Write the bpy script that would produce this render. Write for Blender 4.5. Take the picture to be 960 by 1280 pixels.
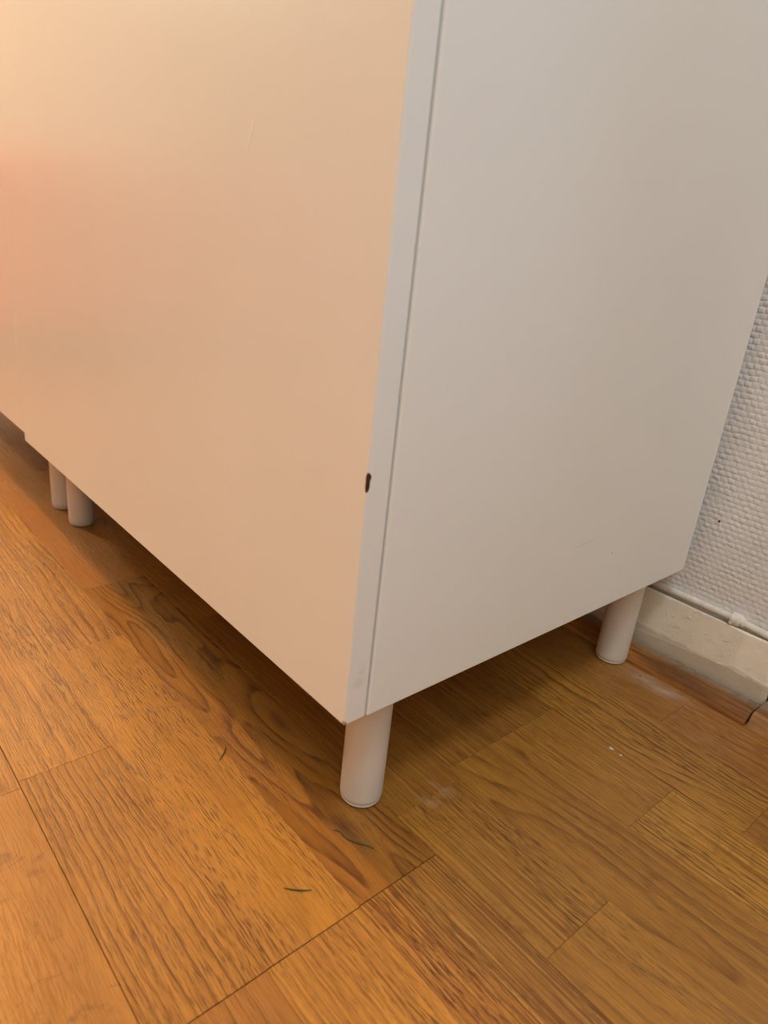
import bpy, bmesh, math, random
from mathutils import Matrix, Vector
for o in list(bpy.data.objects): bpy.data.objects.remove(o)
sc = bpy.context.scene
C = sc.collection
random.seed(7)

# ------------------------------------------------------------------ camera
cam_d = bpy.data.cameras.new('camera'); cam = bpy.data.objects.new('camera', cam_d); C.objects.link(cam)
R_ = ((0.6494, 0.3434, -0.6785), (0.754, -0.1747, 0.6333), (0.0989, -0.9228, -0.3724))  # columns: right, image-down, forward
right = Vector((R_[0][0], R_[1][0], R_[2][0])); down = Vector((R_[0][1], R_[1][1], R_[2][1])); fwd = Vector((R_[0][2], R_[1][2], R_[2][2]))
m = Matrix((( right.x, -down.x, -fwd.x, 0.26244), (right.y, -down.y, -fwd.y, -0.23125), (right.z, -down.z, -fwd.z, 0.38684), (0, 0, 0, 1)))
cam.matrix_world = m
cam_d.sensor_fit = 'VERTICAL'; cam_d.sensor_height = 36.0; cam_d.lens = 36.0 * 890.0 / 1280.0
cam_d.clip_start = 0.01
cam_d.dof.use_dof = True; cam_d.dof.focus_distance = 0.58; cam_d.dof.aperture_fstop = 9.0
sc.camera = cam

# ------------------------------------------------------------------ world, light, exposure
w = bpy.data.worlds.new('world'); sc.world = w; w.use_nodes = True
bg = w.node_tree.nodes['Background']; bg.inputs[0].default_value = (0.62, 0.72, 1.0, 1); bg.inputs[1].default_value = 0.3
vs = sc.view_settings; vs.view_transform = 'Standard'; vs.look = 'None'; vs.gamma = 1.0; vs.exposure = 0.0; vs.use_curve_mapping = False

def light(name, kind, loc, target, energy, color, size=0.2, size_y=None, radius=None, spot=None):
    d = bpy.data.lights.new(name, kind); o = bpy.data.objects.new(name, d); C.objects.link(o)
    o.location = loc
    v = Vector(target) - Vector(loc); o.rotation_euler = v.to_track_quat('-Z', 'Y').to_euler()
    d.energy = energy; d.color = color
    if kind == 'AREA':
        d.shape = 'RECTANGLE' if size_y else 'DISK'; d.size = size
        if size_y: d.size_y = size_y
    else:
        d.shadow_soft_size = radius or 0.1
    return o
# warm lamp high on the left, close to the cabinet fronts
light('warm_lamp', 'POINT', (-1.75, -0.32, 2.05), (0, 0, 0), 90, (1.0, 0.50, 0.20), radius=0.05)
# added lamp with no visible source, brightens the added bench and the fronts
light('added_fill_lamp', 'POINT', (-2.30, -0.62, 1.35), (0, 0, 0), 61, (1.0, 1.0, 0.68), radius=0.07)
# cool ceiling lamp to the right of the cabinet
light('ceiling_lamp', 'AREA', (0.78, -0.50, 2.40), (0.60, -0.35, 0), 18, (0.90, 0.96, 0.97), size=0.40)
# daylight behind the window in the right wall and behind the glazed door
light('window_daylight', 'AREA', (1.17, -0.75, 1.62), (0, -0.45, 0.8), 9, (0.62, 0.95, 0.95), size=1.1, size_y=0.9)
light('door_daylight', 'AREA', (0.62, 0.62, 1.15), (0.62, 0, 1.1), 8, (0.50, 0.68, 1.0), size=0.8, size_y=1.9)

# ------------------------------------------------------------------ mesh helpers
def link(name, bm, mat, parent=None, kind=None, label=None, smooth=False):
    me = bpy.data.meshes.new(name); bm.normal_update(); bm.to_mesh(me); bm.free()
    o = bpy.data.objects.new(name, me); C.objects.link(o)
    me.materials.append(mat)
    if smooth:
        for p in me.polygons: p.use_smooth = True
    if parent: o.parent = parent
    if kind: o['kind'] = kind
    if label: o['label'] = label
    return o
def box(bm, x0, x1, y0, y1, z0, z1):
    vs_ = [bm.verts.new(v) for v in ((x0,y0,z0),(x1,y0,z0),(x1,y1,z0),(x0,y1,z0),(x0,y0,z1),(x1,y0,z1),(x1,y1,z1),(x0,y1,z1))]
    fs = [bm.faces.new([vs_[i] for i in f]) for f in ((3,2,1,0),(4,5,6,7),(0,1,5,4),(1,2,6,5),(2,3,7,6),(3,0,4,7))]
    return vs_, fs
def rbox(x0, x1, y0, y1, z0, z1, bev=0.001, seg=2):
    bm = bmesh.new(); box(bm, x0, x1, y0, y1, z0, z1)
    bmesh.ops.bevel(bm, geom=bm.edges[:], offset=bev, segments=seg, affect='EDGES', profile=0.5)
    return bm
def lathe(prof, cx, cy, n=40):                       # profile of (radius, z), closed with caps
    bm = bmesh.new(); rings = []
    for r, z in prof:
        rings.append([bm.verts.new((cx + r*math.cos(2*math.pi*i/n), cy + r*math.sin(2*math.pi*i/n), z)) for i in range(n)])
    for a, b in zip(rings, rings[1:]):
        for i in range(n): bm.faces.new((a[i], a[(i+1)%n], b[(i+1)%n], b[i]))
    bm.faces.new(rings[0][::-1]); bm.faces.new(rings[-1])
    return bm
def tube(pts, radii, n=14, close=True):
    bm = bmesh.new(); rings = []
    pts = [Vector(p) for p in pts]
    for k, p in enumerate(pts):
        t = (pts[min(k+1, len(pts)-1)] - pts[max(k-1, 0)]).normalized()
        u = t.cross(Vector((0, 0, 1))).normalized(); v = u.cross(t)
        r = radii[k] if isinstance(radii, (list, tuple)) else radii
        rings.append([bm.verts.new(p + u*r*math.cos(2*math.pi*i/n) + v*r*math.sin(2*math.pi*i/n)) for i in range(n)])
    for a, b in zip(rings, rings[1:]):
        for i in range(n): bm.faces.new((a[i], b[i], b[(i+1)%n], a[(i+1)%n]))
    bm.faces.new(rings[0]); bm.faces.new(rings[-1][::-1])
    return bm
def sweep_x(prof_fn, xs):                           # closed (y,z) profile swept along x; prof_fn(x) -> list of (y,z)
    bm = bmesh.new(); rings = []
    for x in xs: rings.append([bm.verts.new((x, y, z)) for y, z in prof_fn(x)])
    n = len(rings[0])
    for a, b in zip(rings, rings[1:]):
        for i in range(n): bm.faces.new((a[i], a[(i+1)%n], b[(i+1)%n], b[i]))
    bm.faces.new(rings[0][::-1]); bm.faces.new(rings[-1])
    bmesh.ops.recalc_face_normals(bm, faces=bm.faces[:])
    return bm
def empty(name, loc, label=None, cat=None, group=None):
    o = bpy.data.objects.new(name, None); C.objects.link(o); o.location = loc; o.empty_display_size = 0.05
    if label: o['label'] = label; o['category'] = cat
    if group: o['group'] = group
    return o
def adopt(ch, par):                                 # children modelled in world space
    ch.parent = par; ch.matrix_parent_inverse = Matrix.Translation(-Vector(par.location))

# ------------------------------------------------------------------ node helpers
class NT:
    def __init__(s, name):
        s.m = bpy.data.materials.new(name); s.m.use_nodes = True; s.t = s.m.node_tree
        s.b = s.t.nodes['Principled BSDF']
    def n(s, typ, ins=None, **props):
        nd = s.t.nodes.new(typ)
        for k, v in props.items(): setattr(nd, k, v)
        for k, v in (ins or {}).items(): s.put(nd.inputs[k], v)
        return nd
    def put(s, sock, v):
        if isinstance(v, bpy.types.NodeSocket): s.t.links.new(v, sock)
        elif isinstance(v, (int, float)) or not hasattr(sock, 'default_value'): sock.default_value = v
        else: sock.default_value = v if len(v) != 3 or len(sock.default_value) == 3 else (*v, 1)
    def math(s, op, a, b=None, c=None, clamp=False):
        nd = s.n('ShaderNodeMath', operation=op); nd.use_clamp = clamp
        for i, v in enumerate((a, b, c)):
            if v is not None: s.put(nd.inputs[i], v)
        return nd.outputs[0]
    def noise(s, vec, scale, detail=2, rough=0.5, dist=0.0):
        nd = s.n('ShaderNodeTexNoise', {'Vector': vec, 'Scale': scale, 'Detail': detail, 'Roughness': rough, 'Distortion': dist})
        return nd.outputs['Fac']
    def scale(s, vec, sx, sy, sz):
        nd = s.n('ShaderNodeVectorMath', operation='MULTIPLY'); s.put(nd.inputs[0], vec); nd.inputs[1].default_value = (sx, sy, sz)
        return nd.outputs[0]
    def mix(s, fac, a, b, blend='MIX'):
        nd = s.n('ShaderNodeMix', data_type='RGBA', blend_type=blend)
        s.put(nd.inputs[0], fac); s.put(nd.inputs[6], a); s.put(nd.inputs[7], b)
        return nd.outputs[2]
    def maprange(s, v, a, b, c=0.0, d=1.0, smooth=False):
        nd = s.n('ShaderNodeMapRange', {'Value': v, 'From Min': a, 'From Max': b, 'To Min': c, 'To Max': d})
        if smooth: nd.interpolation_type = 'SMOOTHSTEP'
        return nd.outputs[0]
    def prop(s, name):
        return s.n('ShaderNodeAttribute', attribute_type='OBJECT', attribute_name=name).outputs['Fac']
    def bump(s, h, strength, dist):
        return s.n('ShaderNodeBump', {'Height': h, 'Strength': strength, 'Distance': dist}).outputs[0]
    def pos(s):
        return s.n('ShaderNodeNewGeometry').outputs['Position']
    def blob(s, px, py, pz, rx, ry, rz, edge0=1.0, edge1=0.3):     # 1 inside an ellipsoid around a world point
        v = s.n('ShaderNodeVectorMath', operation='SUBTRACT'); s.put(v.inputs[0], s.pos()); v.inputs[1].default_value = (px, py, pz)
        l = s.n('ShaderNodeVectorMath', operation='LENGTH'); s.put(l.inputs[0], s.scale(v.outputs[0], 1/rx, 1/ry, 1/rz))
        return s.maprange(l.outputs['Value'], edge0, edge1, smooth=True)
    def out(s, color=None, rough=None, normal=None, **kw):
        if color is not None: s.put(s.b.inputs['Base Color'], color)
        if rough is not None: s.put(s.b.inputs['Roughness'], rough)
        if normal is not None: s.put(s.b.inputs['Normal'], normal)
        for k, v in kw.items(): s.put(s.b.inputs[k], v)
        return s.m

# ------------------------------------------------------------------ materials
def oak(name='oak_parquet'):
    t = NT(name)
    g = t.pos()
    off = t.n('ShaderNodeCombineXYZ', {'X': t.prop('seed_x'), 'Y': t.prop('seed_y'), 'Z': 0.0}).outputs[0]
    ad = t.n('ShaderNodeVectorMath', operation='ADD'); t.put(ad.inputs[0], g); t.put(ad.inputs[1], off)
    p = ad.outputs[0]
    sep = t.n('ShaderNodeSeparateXYZ', {0: g}).outputs
    # wavering of the fibres along the board
    wv = t.noise(t.scale(p, 5, 9, 1), 1.0, 2, 0.5)
    wv2 = t.noise(t.scale(p, 22, 40, 1), 1.0, 2, 0.5)
    # growth rings: stretched noise contours (cathedrals) plus parallel component
    big = t.noise(t.scale(p, 4.0, 19, 1), 1.0, 1.0, 0.4)
    ringv = t.math('ADD', t.math('MULTIPLY', big, t.prop('cathedral')), t.math('MULTIPLY', sep[1], t.prop('lines')))
    ringv = t.math('ADD', ringv, t.math('MULTIPLY', wv, 1.1))
    ringv = t.math('ADD', ringv, t.math('MULTIPLY', wv2, 0.8))
    fr = t.math('FRACT', ringv)
    ring = t.math('MULTIPLY', t.math('POWER', fr, 3.2), t.maprange(fr, 1.0, 0.90))     # slow rise, quick fall
    ring = t.math('MULTIPLY', ring, t.maprange(t.noise(t.scale(p, 13, 170, 1), 1.0, 2), 0.30, 0.62, 0.25, 1.35))
    # pores: fine dark dashes along the grain
    wp = t.n('ShaderNodeCombineXYZ', {'X': t.math('MULTIPLY', sep[0], 75.0), 'Y': t.math('ADD', t.math('MULTIPLY', sep[1], 950.0), t.math('MULTIPLY', t.math('ADD', wv, wv2), 5.0)), 'Z': t.prop('seed_x')}).outputs[0]
    pore = t.maprange(t.noise(wp, 1.0, 2, 0.6), 0.50, 0.62)
    pore = t.math('MULTIPLY', pore, t.maprange(t.noise(t.scale(p, 7, 28, 1), 1.0, 2), 0.35, 0.65, 0.25, 1.0))
    fib = t.noise(t.scale(p, 14, 420, 1), 1.0, 3, 0.6)
    cloud = t.noise(t.scale(p, 7, 14, 1), 1.0, 3, 0.55)
    fleck = t.maprange(t.noise(t.scale(p, 70, 38, 1), 1.0, 3, 0.6, 1.2), 0.58, 0.72)
    base = t.mix(t.prop('tone'), (0.225, 0.080, 0.008), (0.52, 0.240, 0.036))
    base = t.mix(t.prop('red'), base, (0.36, 0.13, 0.04))
    c = t.mix(t.maprange(cloud, 0.35, 0.68, 0.0, 0.42), base, (0.25, 0.10, 0.022))
    c = t.mix(t.math('MULTIPLY', t.maprange(fib, 0.4, 0.65), t.math('ADD', 0.10, t.math('MULTIPLY', t.prop('fine'), 0.45))), c, (0.66, 0.33, 0.075))
    fl = t.noise(t.scale(p, 7, 620, 1), 1.0, 2, 0.6)
    c = t.mix(t.math('MULTIPLY', t.maprange(fl, 0.50, 0.62), t.prop('fine'), clamp=True), c, (0.17, 0.060, 0.010))
    c = t.mix(t.math('MULTIPLY', ring, t.prop('contrast'), clamp=True), c, (0.125, 0.042, 0.009))
    c = t.mix(t.math('MULTIPLY', pore, t.prop('pores'), clamp=True), c, (0.085, 0.028, 0.006))
    c = t.mix(t.math('MULTIPLY', fleck, t.prop('fleck'), clamp=True), c, (0.20, 0.085, 0.025))
    # dust gathered beside the wall and small worn patches
    dn = t.noise(t.scale(g, 60, 90, 1), 1.0, 4, 0.65)
    d1 = t.math('MULTIPLY', t.blob(0.024, 0.376, 0, 0.055, 0.020, 0.05, 1.0, 0.0), t.maprange(dn, 0.35, 0.6, 0.15, 0.95))
    d2 = t.math('MULTIPLY', t.blob(0.0, 0.096, 0, 0.018, 0.022, 0.05), t.maprange(dn, 0.45, 0.7, 0.0, 0.45))
    d3 = t.math('MULTIPLY', t.blob(0.03, 0.27, 0, 0.035, 0.018, 0.05), t.maprange(dn, 0.55, 0.75, 0.0, 0.4))
    dust = t.math('MAXIMUM', d1, t.math('MAXIMUM', d2, d3))
    c = t.mix(dust, c, (0.42, 0.30, 0.22))
    grime = t.maprange(t.noise(t.scale(g, 55, 55, 1), 1.0, 3, 0.6), 0.62, 0.74, 0.0, 0.25)
    c = t.mix(grime, c, (0.17, 0.08, 0.035))
    ro = t.maprange(cloud, 0.3, 0.7, 0.33, 0.46)
    ro = t.math('ADD', ro, t.math('MULTIPLY', dust, 0.3))
    h = t.math('SUBTRACT', t.math('MULTIPLY', fib, 0.4), t.math('ADD', pore, t.math('MULTIPLY', ring, 0.5)))
    return t.out(c, ro, t.bump(h, 0.4, 0.0006), **{'Specular IOR Level': 0.4})
M_oak = oak()

def cab_white(name, door=False):
    t = NT(name); g = t.pos()
    n1 = t.noise(g, 3.0, 3, 0.5)
    c = t.mix(t.maprange(n1, 0.3, 0.7), (0.80, 0.785, 0.76), (0.84, 0.83, 0.81))
    sm = t.math('MAXIMUM', t.blob(0, 0.008, 0.133, 0.006, 0.006, 0.006), t.blob(0, 0.010, 0.141, 0.01, 0.004, 0.004))
    c = t.mix(t.math('MULTIPLY', sm, 0.12), c, (0.35, 0.30, 0.27))
    if door:
        worn = t.blob(-0.0006, 0.0, 0.1062, 0.003, 0.003, 0.0032)
        c = t.mix(t.math('MULTIPLY', worn, 0.8), c, (0.16, 0.13, 0.10))
    dot = t.math('MAXIMUM', t.blob(0.0, 0.272, 0.158, 0.01, 0.0016, 0.0016), t.math('MULTIPLY', t.blob(0.0, 0.228, 0.176, 0.01, 0.022, 0.0022), 0.18))
    c = t.mix(t.math('MULTIPLY', dot, 0.5), c, (0.3, 0.27, 0.25))
    h = t.noise(g, 900.0, 2, 0.5)
    # small dent in the door lacquer
    v = t.n('ShaderNodeVectorMath', operation='SUBTRACT'); t.put(v.inputs[0], g); v.inputs[1].default_value = (-0.126, 0, 0.425)
    s = t.n('ShaderNodeSeparateXYZ', {0: v.outputs[0]}).outputs
    along = t.math('ADD', s[0], t.math('MULTIPLY', s[2], -0.45))
    dent = t.math('MULTIPLY', t.maprange(t.math('ABSOLUTE', along), 0.0022, 0.0, smooth=True), t.maprange(t.math('ABSOLUTE', s[2]), 0.013, 0.004, smooth=True))
    hh = t.math('ADD', t.math('MULTIPLY', h, 0.05), t.math('MULTIPLY', dent, 0.6))
    return t.out(c, 0.29 if door else 0.48, t.bump(hh, 0.35, 0.0006), **{'Specular IOR Level': 0.6})
M_door = cab_white('white_satin_front', True)
M_panel = cab_white('white_foil_panel')
def simple(name, col, rough, var=0.06, ns=40, bump=0.0, bscale=300, **kw):
    t = NT(name); g = t.pos(); n = t.noise(g, ns, 3, 0.6)
    dk = tuple(x*(1-var*2) for x in col); c = t.mix(t.maprange(n, 0.3, 0.7), dk, col)
    nm = t.bump(t.noise(g, bscale, 3, 0.6), bump, 0.001) if bump else None
    return t.out(c, rough, nm, **kw)
M_leg = simple('white_painted_metal_leg', (0.66, 0.61, 0.56), 0.38, 0.03, 30, 0.04, 500)
M_glide = simple('pale_plastic_foot', (0.60, 0.57, 0.53), 0.5, 0.04)
M_core = simple('exposed_brown_board_core', (0.055, 0.014, 0.008), 0.8, 0.25, 900, 0.3, 900)
M_inner = simple('raw_cabinet_underside', (0.34, 0.27, 0.20), 0.6, 0.05)
M_pipe = simple('cream_paint_on_pipe', (0.84, 0.77, 0.68), 0.42, 0.10, 120, 0.25, 260)
M_grey = simple('dull_grey_casing', (0.13, 0.125, 0.115), 0.7, 0.2, 80, 0.2)
M_room = simple('plain_plaster', (0.62, 0.60, 0.58), 0.8, 0.03, 5)
M_white = simple('white_gloss_frame', (0.8, 0.8, 0.78), 0.35, 0.03, 20)
M_orange = simple('added_bench_cloth', (0.92, 0.14, 0.04), 0.9, 0.05, 60, 0.3, 800)
M_subfloor = simple('dark_joint_dust', (0.07, 0.032, 0.012), 0.9, 0.2, 200)
M_grass = simple('dry_green_grass', (0.055, 0.075, 0.018), 0.6, 0.2, 900)
M_flake = simple('pale_paint_flake', (0.62, 0.56, 0.48), 0.7, 0.1)
M_grit = simple('dark_grit', (0.05, 0.03, 0.02), 0.8, 0.1)
M_dustline = simple('grey_brown_dust', (0.25, 0.19, 0.14), 0.95, 0.3, 260, 0.6, 500)

def wallpaper():
    t = NT('woven_textured_wallpaper'); g = t.pos()
    j = t.n('ShaderNodeTexNoise', {'Vector': g, 'Scale': 95.0, 'Detail': 3.0}).outputs['Color']
    jm = t.n('ShaderNodeVectorMath', operation='SCALE'); t.put(jm.inputs[0], j); jm.inputs['Scale'].default_value = 0.0032
    v = t.n('ShaderNodeVectorMath', operation='ADD'); t.put(v.inputs[0], g); t.put(v.inputs[1], jm.outputs[0])
    s = t.n('ShaderNodeSeparateXYZ', {0: v.outputs[0]}).outputs
    zr = t.math('MULTIPLY', s[2], 1/0.0053)
    row = t.math('FLOOR', zr); zf = t.math('SUBTRACT', t.math('FRACT', zr), 0.5)
    xr = t.math('ADD', t.math('MULTIPLY', s[0], 1/0.0068), t.math('MULTIPLY', t.math('MODULO', row, 2.0), 0.5))
    col = t.math('FLOOR', xr); xf = t.math('SUBTRACT', t.math('FRACT', xr), 0.5)
    cell = t.n('ShaderNodeCombineXYZ', {'X': col, 'Y': row, 'Z': 0.0}).outputs[0]
    rnd = t.n('ShaderNodeTexWhiteNoise', {'Vector': cell}).outputs['Value']
    hz = t.math('SUBTRACT', 1.0, t.math('POWER', t.math('ABSOLUTE', t.math('MULTIPLY', zf, 2.0)), 2.0))
    hx = t.math('SUBTRACT', 1.0, t.math('POWER', t.math('ABSOLUTE', t.math('MULTIPLY', xf, 2.0)), 3.0))
    h = t.math('MULTIPLY', t.math('MULTIPLY', hz, hx), t.maprange(rnd, 0, 1, 0.4, 1.0))
    h = t.math('ADD', h, t.math('MULTIPLY', t.noise(t.scale(g, 260, 1, 420), 1.0, 3, 0.6), 0.45))
    n = t.noise(g, 25, 3, 0.6)
    c = t.mix(t.maprange(n, 0.3, 0.7), (0.76, 0.735, 0.725), (0.83, 0.81, 0.81))
    c = t.mix(t.math('MULTIPLY', t.maprange(h, 0.45, 0.0), 0.30), c, (0.5, 0.47, 0.46))
    return t.out(c, 0.55, t.bump(h, 0.8, 0.0008))
M_wall = wallpaper()

def baseboard_mat():
    t = NT('chipped_cream_paint'); g = t.pos()
    n = t.noise(g, 30, 4, 0.65)
    c = t.mix(t.maprange(n, 0.3, 0.7), (0.80, 0.72, 0.58), (0.88, 0.81, 0.68))
    sm = t.maprange(t.noise(t.scale(g, 60, 60, 120), 1.0, 4, 0.7), 0.58, 0.76, 0.0, 0.45)
    c = t.mix(sm, c, (0.42, 0.33, 0.25))
    sep = t.n('ShaderNodeSeparateXYZ', {0: g}).outputs
    edge = t.math('ADD', sep[2], t.math('MULTIPLY', t.math('SUBTRACT', t.noise(g, 90, 3, 0.6), 0.5), 0.006))
    low = t.maprange(edge, 0.0275, 0.0255)                               # darker band near the floor with an uneven upper edge
    c = t.mix(t.math('MULTIPLY', low, 0.55), c, (0.50, 0.39, 0.29))
    dirt = t.maprange(edge, 0.006, 0.001)
    c = t.mix(t.math('MULTIPLY', dirt, 0.6), c, (0.2, 0.15, 0.1))
    h = t.math('ADD', t.noise(g, 45, 3, 0.6), t.math('MULTIPLY', t.maprange(t.noise(g, 170, 2, 0.5), 0.66, 0.78), 0.6))
    return t.out(c, 0.45, t.bump(h, 0.5, 0.002))
M_base = baseboard_mat()
def trim_mat(name, a, b):
    t = NT(name); g = t.pos()
    n = t.noise(t.scale(g, 12, 260, 260), 1.0, 3, 0.6); cl = t.noise(t.scale(g, 18, 60, 60), 1.0, 3)
    c = t.mix(t.maprange(n, 0.3, 0.7), a, b)
    c = t.mix(t.maprange(cl, 0.4, 0.65, 0, 0.7), c, (0.09, 0.028, 0.005))
    top = t.n('ShaderNodeSeparateXYZ', {0: g}).outputs
    d = t.math('MULTIPLY', t.maprange(top[1], 0.404, 0.414), t.maprange(t.noise(g, 110, 3, 0.7), 0.3, 0.6, 0.3, 0.8))
    c = t.mix(d, c, (0.30, 0.22, 0.16))                                  # dust lying on the top
    return t.out(c, 0.45, t.bump(n, 0.2, 0.001))
M_trim = trim_mat('reddish_brown_trim', (0.15, 0.048, 0.006), (0.42, 0.17, 0.03))
M_trim2 = trim_mat('light_brown_trim', (0.36, 0.16, 0.05), (0.48, 0.24, 0.08))

# ------------------------------------------------------------------ setting
WY = 0.439                                            # wall surface
X0, X1, Y0, ZC = -3.6, 1.1, -3.2, 2.5
DX0, DX1, DZ0, DZ1 = 0.17, 1.05, 0.13, 2.1            # glazed door opening
bm = bmesh.new()
box(bm, X0-0.1, DX0, WY, WY+0.1, 0, ZC); box(bm, DX1, X1+0.1, WY, WY+0.1, 0, ZC); box(bm, DX0, DX1, WY, WY+0.1, DZ1, ZC)
wall = link('wall_back', bm, M_wall, kind='structure')
for nm, a in (('wall_left', (X0-0.1, X0, Y0, WY, 0, ZC)), ('wall_front', (X0-0.1, X1+0.1, Y0-0.1, Y0, 0, ZC)), ('ceiling', (X0-0.1, X1+0.1, Y0-0.1, WY+0.1, ZC, ZC+0.1))):
    bm = bmesh.new(); box(bm, *a); link(nm, bm, M_room, kind='structure')
bm = bmesh.new()
WR = (-1.4, -0.1, 1.1, 2.15)
box(bm, X1, X1+0.1, Y0, WR[0], 0, ZC); box(bm, X1, X1+0.1, WR[1], WY, 0, ZC); box(bm, X1, X1+0.1, WR[0], WR[1], 0, WR[2]); box(bm, X1, X1+0.1, WR[0], WR[1], WR[3], ZC)
link('wall_right', bm, M_room, kind='structure')
bm = bmesh.new()
for a in ((WR[0], WR[0]+0.05, WR[2], WR[3]), (WR[1]-0.05, WR[1], WR[2], WR[3]), (WR[0]+0.05, WR[1]-0.05, WR[2], WR[2]+0.05), (WR[0]+0.05, WR[1]-0.05, WR[3]-0.05, WR[3])): box(bm, X1+0.01, X1+0.05, *a)
link('window_1', bm, M_white, kind='structure')
# small pinhole in the wall
bm = bmesh.new(); bmesh.ops.create_circle(bm, cap_ends=True, segments=12, radius=0.0011)
bmesh.ops.rotate(bm, verts=bm.verts[:], matrix=Matrix.Rotation(math.pi/2, 3, 'X'))
bmesh.ops.translate(bm, verts=bm.verts[:], vec=(0.0125, WY-0.0008, 0.1575))
ph = link('pinhole', bm, M_grit, wall, label='tiny dark pinhole in the wallpaper')

# glazed door at the right
bm = bmesh.new()
for a in ((DX0, DX0+0.06, DZ0-0.16, DZ1), (DX1-0.06, DX1, DZ0-0.16, DZ1), (DX0+0.06, DX1-0.06, DZ0-0.16, DZ0), (DX0+0.06, DX1-0.06, DZ1-0.06, DZ1)):
    box(bm, a[0], a[1], WY+0.01, WY+0.05, a[2], a[3])
door = link('door_1', bm, M_white, kind='structure')
tg = NT('door_glass'); tr = tg.n('ShaderNodeBsdfTransparent', {'Color': (0.95, 0.97, 0.97)}); gl = tg.n('ShaderNodeBsdfGlossy', {'Roughness': 0.02}); fz = tg.n('ShaderNodeFresnel', {'IOR': 1.45})
mx = tg.n('ShaderNodeMixShader', {0: fz.outputs[0], 1: tr.outputs[0], 2: gl.outputs[0]}); tg.t.links.new(mx.outputs[0], tg.t.nodes['Material Output'].inputs[0])
bm = bmesh.new(); box(bm, DX0+0.06, DX1-0.06, WY+0.028, WY+0.032, DZ0, DZ1-0.06); link('glass_pane', bm, tg.m, door)
link('door_casing', rbox(0.1045, DX0, WY-0.011, WY, 0.0, DZ1, 0.001), M_grey, door)

# baseboard: lower band nearly upright, upper band leaning back
def bb_prof(x):
    if x < 0.055: zt = 0.0195 + (x+0.03)*0.075
    elif x < 0.068: zt = 0.0258 + (x-0.055)*0.45
    else: zt = 0.0316 - (x-0.068)*0.14
    if x < -0.05: zt = 0.018
    wob = 0.0004*math.sin(x*61) + 0.0003*math.sin(x*143+1)
    e = max(0.0, (x-0.094)/0.009); r = 0.0035*e*e
    return [(WY, 0.0), (0.4262+wob+r, 0.0), (0.4250+wob+r, zt), (0.4253+wob+r, zt+0.0012), (0.4286+wob+r, 0.0655), (0.4293+r, 0.0668), (0.4304+r, 0.0669), (0.4318+r, 0.0625), (WY, 0.0610)]
xs = [X0] + [-1.5+0.1*i for i in range(14)] + [-0.1+0.005*i for i in range(31)] + [0.055, 0.0585, 0.068, 0.098, 0.101, 0.103]
xs = sorted(set(round(x, 5) for x in xs if x <= 0.103))
link('baseboard_back', sweep_x(bb_prof, xs), M_base, kind='structure')

# brown floor trim along the baseboard, two lengths
def tr_prof(yf, h):
    return lambda x: [(0.4185, 0.0), (0.4185, h*0.93), (yf+0.0125, h), (yf+0.0115, h*0.985), (yf+0.0035, h*0.62), (yf+0.0008, h*0.25), (yf, 0.0)]
link('trim_1', sweep_x(lambda x: tr_prof(0.3885 + 0.0006*math.sin(x*40), 0.0112)(x), [X0, -2, -1] + [-0.6+0.02*i for i in range(35)] + [0.1028]), M_trim, kind='structure')
link('trim_2', sweep_x(lambda x: [(0.4275, 0), (0.4275, 0.0125), (0.3985, 0.0125), (0.3965, 0.0110), (0.3895, 0.0)], [0.1046, 0.3, 0.7, X1]), M_trim2, kind='structure')
bm = bmesh.new(); xs = [X0, -1.0] + [-0.3+0.004*i for i in range(102)]
rr = random.Random(3)
tp = [bm.verts.new((x, 0.4175, 0.0065+rr.random()*0.0012)) for x in xs]; bt = [bm.verts.new((x, 0.4268, 0.0045+rr.random()*0.0022)) for x in xs]
for i in range(len(xs)-1): bm.faces.new((tp[i], tp[i+1], bt[i+1], bt[i]))
d = link('dust_line', bm, M_dustline, kind='stuff', label='grey dust packed in the gap between baseboard and brown floor trim'); d['category'] = 'dust'

# painted pipe on top of the baseboard, with a fitting
pipe = empty('wall_pipe', (0.0, 0.4347, 0.0722), 'thin cream-painted pipe running along the top of the baseboard behind the cabinet', 'pipe')
def pz(x): return 0.0722 + 0.0003*math.sin(x*35) - (0.003*(x-0.055)/0.05 if x > 0.055 else 0)
xs = [X0+0.02, -2, -1] + [-0.5+0.02*i for i in range(31)] + [0.1035]
p = link('pipe_run', tube([(x, 0.4350, pz(x)) for x in xs], 0.0036, 18), M_pipe, smooth=True); adopt(p, pipe)
f = link('fitting', tube([(x, 0.4345, pz(0.055)) for x in (0.0505, 0.0512, 0.0585, 0.0592, 0.0600, 0.0632, 0.0640)], [0.0048, 0.0064, 0.0063, 0.0055, 0.0050, 0.0049, 0.0040], 18), M_pipe, label='thick paint-caked fitting on the pipe'); adopt(f, pipe)
s_ = link('screw_head', lathe([(0.0017, -0.0008), (0.0017, 0.0004), (0.0009, 0.0011)], 0, 0, 12), M_flake); s_.data.transform(Matrix.Translation((0.0525, 0.4287, 0.0695)) @ Matrix.Rotation(math.radians(75), 4, 'X')); adopt(s_, pipe)

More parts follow.
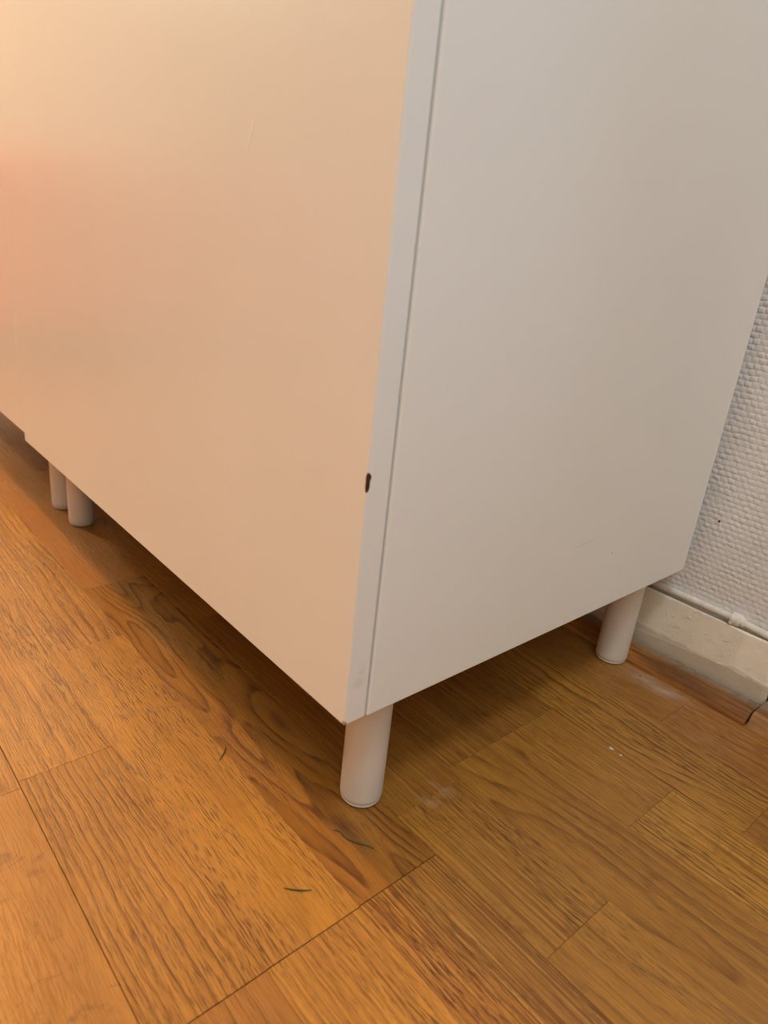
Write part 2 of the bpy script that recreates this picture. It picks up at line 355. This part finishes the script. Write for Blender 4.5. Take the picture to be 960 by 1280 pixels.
# ------------------------------------------------------------------ floor: slab with single oak strips
bm = bmesh.new(); box(bm, X0-0.1, X1+0.1, Y0-0.1, WY+0.1, -0.03, -0.0035)
floor = link('floor', bm, M_subfloor, kind='structure')
def setp(o, **k):
    for a, b in k.items(): o[a] = float(b)
SW = 0.0664; YB = 0.2570                              # strip width and a board seam
def strip(row, x0, x1, parent=floor, **k):
    y0 = YB + SW*row; y1 = y0 + SW
    if y0 >= 0.4350: return
    y1 = min(y1, 0.4365)
    seam = 0.0004
    lo = 0.00022 if row % 3 == 0 else 0.00005; hi = 0.00022 if (row+1) % 3 == 0 else 0.00005
    dz = (k.pop('dz', rnd.uniform(-0.00012, 0.00012)))
    bm = bmesh.new(); ex0 = k.pop('e0', 0.00010); ex1 = k.pop('e1', 0.00010)
    a, b, c, d = x0+ex0, x1-ex1, y0+lo, y1-hi
    e = 0.00016; z = dz
    lo4 = [(a, c, -0.0032), (b, c, -0.0032), (b, d, -0.0032), (a, d, -0.0032)]
    md = [(a, c, z-e), (b, c, z-e), (b, d, z-e), (a, d, z-e)]
    hi4 = [(a+e, c+e, z), (b-e, c+e, z), (b-e, d-e, z), (a+e, d-e, z)]
    L = [[bm.verts.new(v) for v in q] for q in (lo4, md, hi4)]
    for q, r in zip(L, L[1:]):
        for i in range(4): bm.faces.new((q[i], q[(i+1)%4], r[(i+1)%4], r[i]))
    bm.faces.new(L[2]); bm.faces.new(L[0][::-1])
    o = link('plank', bm, M_oak, parent)
    d_ = dict(tone=rnd.uniform(0.35, 0.85), red=rnd.uniform(0, 0.35), cathedral=rnd.choice((2, 5, 9, 14)), lines=rnd.uniform(40, 190), contrast=rnd.uniform(0.25, 0.8), pores=rnd.uniform(0.35, 0.8), fleck=rnd.uniform(0, 0.4), fine=rnd.uniform(0.15, 0.75), seed_x=rnd.uniform(-9, 9), seed_y=rnd.uniform(-9, 9))
    d_.update(k); setp(o, **d_)
    return o
rnd = random.Random(11)
BIG = dict(e1=0.0006)
known = {   # row: list of (x0, x1, properties); rows count from the board seam at y = 0.257
 2: [(-0.41, 0.12, {})],
 1: [(-0.34, 0.055, dict(tone=.45, red=.3, lines=60, contrast=.4, pores=.5)), (0.055, 0.47, dict(fine=.5, tone=.72, red=.7, lines=150, cathedral=4, contrast=.5, pores=.6))],
 0: [(-0.27, 0.160, dict(fine=.25, tone=.85, red=.0, lines=155, cathedral=11, contrast=1.1, pores=.8, seed_x=2.3)), (0.160, 0.62, dict(tone=.45, red=.3, contrast=.5))],
 -1: [(-0.46, -0.013, dict(tone=.15, red=.1, contrast=.3)), (-0.013, 0.1055, dict(fine=.55, tone=.72, red=.1, lines=160, cathedral=3, contrast=.35, pores=.6, fleck=.2)), (0.1055, 0.55, dict(fine=.7, tone=1.0, red=.0, lines=210, cathedral=3, contrast=.6, pores=.75))],  # plank left of the joint toned down for shade under the cabinet
 -2: [(-0.38, -0.013, dict(tone=.12, red=.1, contrast=.25)), (-0.013, 0.44, dict(fine=.3, tone=.62, red=.08, lines=45, cathedral=7, contrast=.75, pores=.45, fleck=.15, seed_x=1.1))],  # first plank darkened too, under-cabinet shade put into its tone
 -3: [(-0.31, 0.0, dict(tone=.35, contrast=.4, lines=150)), (0.0, 0.1315, dict(fine=.6, tone=.7, red=.05, lines=220, cathedral=2, contrast=.4, pores=.8, fleck=.6)), (0.1315, 0.52, dict(fine=.3, tone=.80, red=.1, lines=70, cathedral=6, contrast=.5, pores=.6))],
 -4: [(-0.88, -0.425, dict(fine=.05, tone=.35, red=.5, lines=15, contrast=.15, pores=.25)), (-0.425, 0.0395, dict(tone=.20, red=.0, lines=10, cathedral=15, contrast=1.3, pores=.45, fine=.1, fleck=.15, seed_x=4.1, e1=.0003)), (0.0395, 0.47, dict(fine=.9, tone=.36, red=.15, lines=330, cathedral=3, contrast=.75, pores=1.0, e0=.0003))],
 -5: [(-0.80, -0.3215, dict(fine=.6, tone=.74, red=.15, lines=150, cathedral=4, contrast=.7, pores=.7)), (-0.3215, 0.0400, dict(fine=.22, tone=.72, red=.05, lines=40, cathedral=3, contrast=.25, pores=.8, fleck=.25, e1=.0003)), (0.0400, 0.33, dict(fine=.35, tone=.82, red=.1, lines=170, cathedral=3, contrast=.55, pores=.8, e0=.0003))],
 -6: [(-0.66, -0.179, dict(fine=.5, tone=.75, red=.1, lines=110, cathedral=5, contrast=.55, pores=.7)), (-0.179, 0.0402, dict(fine=.2, tone=.58, red=.05, lines=190, cathedral=2, contrast=1.0, pores=.8, fleck=.3, e1=.0003)), (0.0402, 0.41, dict(tone=.35, red=.3, contrast=.6, e0=.0003))],
 -7: [(-0.58, -0.172, dict(fine=.3, tone=.7, red=.2, lines=110, contrast=.5)), (-0.172, 0.21, dict(tone=.60, red=.2, lines=8, cathedral=2, contrast=.12, pores=.12, fleck=1.0, fine=0.0, seed_x=1.7, seed_y=0.4))],
 -8: [(-0.49, -0.08, dict(tone=.7, red=.3)), (-0.08, 0.36, dict(tone=.6))],
}
rows = range(-20, 3)
cnt = 0
for r in rows:
    ks = known.get(r, [(0.0 - rnd.uniform(0.05, 0.4), 0.0 + rnd.uniform(0.05, 0.3), {})])
    xl, xr = ks[0][0], ks[-1][1]
    for a, b, k in ks: strip(r, a, b, **dict(k))
    x = xl
    while x > -2.0:
        L = rnd.uniform(0.3, 0.5); strip(r, x-L, x); x -= L
    LFT = x
    known.setdefault('ends', {})[r] = (x, None)
    x = xr
    while x < X1-0.02:
        L = min(rnd.uniform(0.3, 0.5), X1-0.001-x); strip(r, x, x+L); x += L
# the rest of the floor, far outside the frame: joined strips
bm = bmesh.new()
def addfar(x0, x1, y0, y1): box(bm, x0+0.0002, x1-0.0002, y0+0.0002, y1-0.0002, -0.0032, 0.0)
for r in rows:
    x = known['ends'][r][0]; y0 = YB+SW*r; y1 = min(y0+SW, 0.4365)
    while x > X0+0.01:
        L = min(rnd.uniform(0.3, 0.5), x-X0); addfar(x-L, x, y0, y1); x -= L
r = -21
while YB+SW*r > Y0:
    x = X0
    while x < X1-0.01:
        L = min(rnd.uniform(0.3, 0.5), X1-x); addfar(x, x+L, YB+SW*r, YB+SW*r+SW); x += L
    r -= 1
o = link('far_planks', bm, M_oak, floor, kind='stuff')
setp(o, tone=.6, red=.15, cathedral=5, lines=120, contrast=.5, pores=.6, fleck=.2, fine=.5, seed_x=0, seed_y=0)

# ------------------------------------------------------------------ cabinets
TOP = 1.00
def leg(cx, cy, ztop, par):
    l = link('leg', lathe([(0.0146, 0.0030), (0.0154, 0.0050), (0.0156, 0.0075), (0.0156, ztop-0.012), (0.0156, ztop-0.0005)], cx, cy, 48), M_leg, smooth=True)
    adopt(l, par)
    g = link('foot_cap', lathe([(0.0120, 0.0), (0.0138, 0.0006), (0.0148, 0.0020), (0.0149, 0.0032)], cx, cy, 48), M_glide, smooth=True)
    g.parent = l; g.matrix_parent_inverse = Matrix.Translation(-Vector(par.location))
    g.matrix_parent_inverse = Matrix.Identity(4)
    return l
def cabinet(xr, width, zb, label, chip=False, door_b=None):
    xl = xr - width; T = 0.016; yb = 0.4200; yf = 0.0180
    e = empty('cabinet', ((xl+xr)/2, 0.21, 0), label, 'cabinet', None)
    def part(nm, bm, mat, **k):
        o = link(nm, bm, mat, **k); adopt(o, e); return o
    part('side_panel', rbox(xr-T, xr, yf, yb, zb-0.0006, TOP, 0.0013, 3), M_panel)
    part('side_panel', rbox(xl, xl+T, yf, yb, zb-0.0006, TOP, 0.0013, 3), M_panel)
    part('bottom_panel', rbox(xl+T, xr-T, yf+0.012, yb-0.004, zb+0.0005, zb+0.0165, 0.0005, 1), M_inner)
    part('top_panel', rbox(xl-0.0002, xr+0.0002, yf-0.001, yb, TOP, TOP+0.016, 0.001, 2), M_panel)
    part('back_panel', rbox(xl+T, xr-T, yb-0.0035, yb-0.0005, zb+0.0165, TOP, 0.0004, 1), M_inner)
    part('shelf', rbox(xl+T, xr-T, yf+0.02, yb-0.0035, 0.55, 0.566, 0.0005, 1), M_panel)
    d = part('door', rbox(xl-0.0000, xr-0.0004, 0.0, 0.0162, zb+(door_b or 0.0), TOP+0.013, 0.0007, 2), M_door)
    for cx in (xr-0.0316, xl+0.0316):
        for cy in (0.0500, 0.3808): leg(cx, cy, zb, e)
    return e, d
cabA, doorA = cabinet(0.0, 0.6262, 0.1053, 'white cabinet at the right end, its side panel and chipped front edge in view')
cabB, doorB = cabinet(-0.6264, 0.6260, 0.1150, 'white cabinet further left whose front hangs slightly higher, beside the chipped one')
# chip in the lacquer on the door edge: irregular wedge of exposed core wrapped round the corner
bm = bmesh.new(); zc = 0.2615
zs = [(-0.0053, 0.0, 0.0), (-0.0042, 0.0007, 0.0009), (-0.0022, 0.0010, 0.0013), (0.0004, 0.0009, 0.0012), (0.0020, 0.0013, 0.0018), (0.0034, 0.0009, 0.0019), (0.0048, 0.0003, 0.0012), (0.0056, 0.0, 0.0)]
fr = []; ed = []; sd = []
for dz, a, b in zs:
    fr.append(bm.verts.new((-0.0010-a*0.7, -0.00010, zc+dz))); ed.append(bm.verts.new((-0.00045, -0.00002, zc+dz))); sd.append(bm.verts.new((-0.00028, 0.0005+b, zc+dz)))
for i in range(len(zs)-1):
    bm.faces.new((fr[i], ed[i], ed[i+1], fr[i+1])); bm.faces.new((ed[i], sd[i], sd[i+1], ed[i+1]))
c_ = link('chip', bm, M_core, label='dark brown chip on the door edge'); c_.parent = doorA

# ------------------------------------------------------------------ bits on the floor
def blade(name, pts, r, label, group=None):
    n = len(pts); o = link(name, tube(pts, [r*(0.35+0.65*math.sin(math.pi*(i+0.6)/(n+0.2))) for i in range(n)], 6), M_grass, smooth=True)
    o['label'] = label; o['category'] = 'grass clipping'
    return o
def curve(a, b, sag, n=9, z=0.0006):
    a = Vector((*a, z)); b = Vector((*b, z)); d = b-a; q = Vector((-d.y, d.x, 0))
    return [a + d*(i/(n-1)) + q*sag*math.sin(math.pi*i/(n-1)) for i in range(n)]
blade('grass_clipping', [Vector((x, y, 0.0006)) for x, y in ((-0.0165, 0.0130), (-0.0150, 0.0152), (-0.0120, 0.0166), (-0.0085, 0.0163), (-0.0040, 0.0170), (0.0, 0.0192), (0.0045, 0.0222), (0.0085, 0.0248), (0.0118, 0.0262))], 0.00055, 'longest curved green grass clipping on the floor in front of the nearest leg')
blade('grass_clipping', curve((0.002, -0.039), (0.0135, -0.0258), -0.05), 0.00050, 'short green grass clipping nearest the bottom of the picture')
blade('grass_clipping', curve((-0.1300, -0.0055), (-0.1195, -0.0175), 0.06), 0.00045, 'tiny green grass clipping below the door bottom, farthest left')
def speck(name, x, y, sx, sy, mat, label, cat, z=0.0):
    bm = bmesh.new(); bmesh.ops.create_icosphere(bm, subdivisions=1, radius=1.0)
    for v in bm.verts: v.co = Vector((x + v.co.x*sx*random.uniform(.7, 1.2), y + v.co.y*sy*random.uniform(.7, 1.2), z + 0.0003 + v.co.z*0.0004))
    o = link(name, bm, mat); o['label'] = label; o['category'] = cat; return o
speck('paint_flake', 0.049, 0.256, 0.0028, 0.0020, M_flake, 'larger pale paint flake lying on the floor right of the cabinet', 'flake')
speck('paint_flake', 0.0585, 0.2555, 0.0015, 0.0012, M_flake, 'smaller pale paint flake just right of the larger one', 'flake')
speck('crumb', 0.005, 0.377, 0.0009, 0.0009, M_grit, 'tiny dark crumb on the dusty floor beside the rear leg', 'crumb')

# ------------------------------------------------------------------ unseen bench, added to put an orange reflection on the door
bench = empty('added_orange_bench', (-2.15, -0.70, 0), 'unseen orange bench added out of frame to give the door its orange reflection', 'bench')
BX0, BX1, BY0, BY1 = -2.75, -1.55, -1.25, -0.20
o = link('seat_base', rbox(BX0, BX1, BY0, BY1, 0.06, 0.26, 0.02, 3), M_orange, smooth=True); adopt(o, bench)
for k in range(2):
    xm = (BX0+BX1)/2
    o = link('cushion', rbox(BX0 if k == 0 else xm+0.002, xm-0.002 if k == 0 else BX1, BY0, BY1, 0.261, 0.462, 0.03, 4), M_orange, smooth=True); adopt(o, bench)
for x in (BX0+0.05, BX1-0.05):
    for y in (BY0+0.05, BY1-0.05):
        o = link('leg', lathe([(0.015, 0), (0.022, 0.06)], x, y, 16), M_trim); adopt(o, bench)
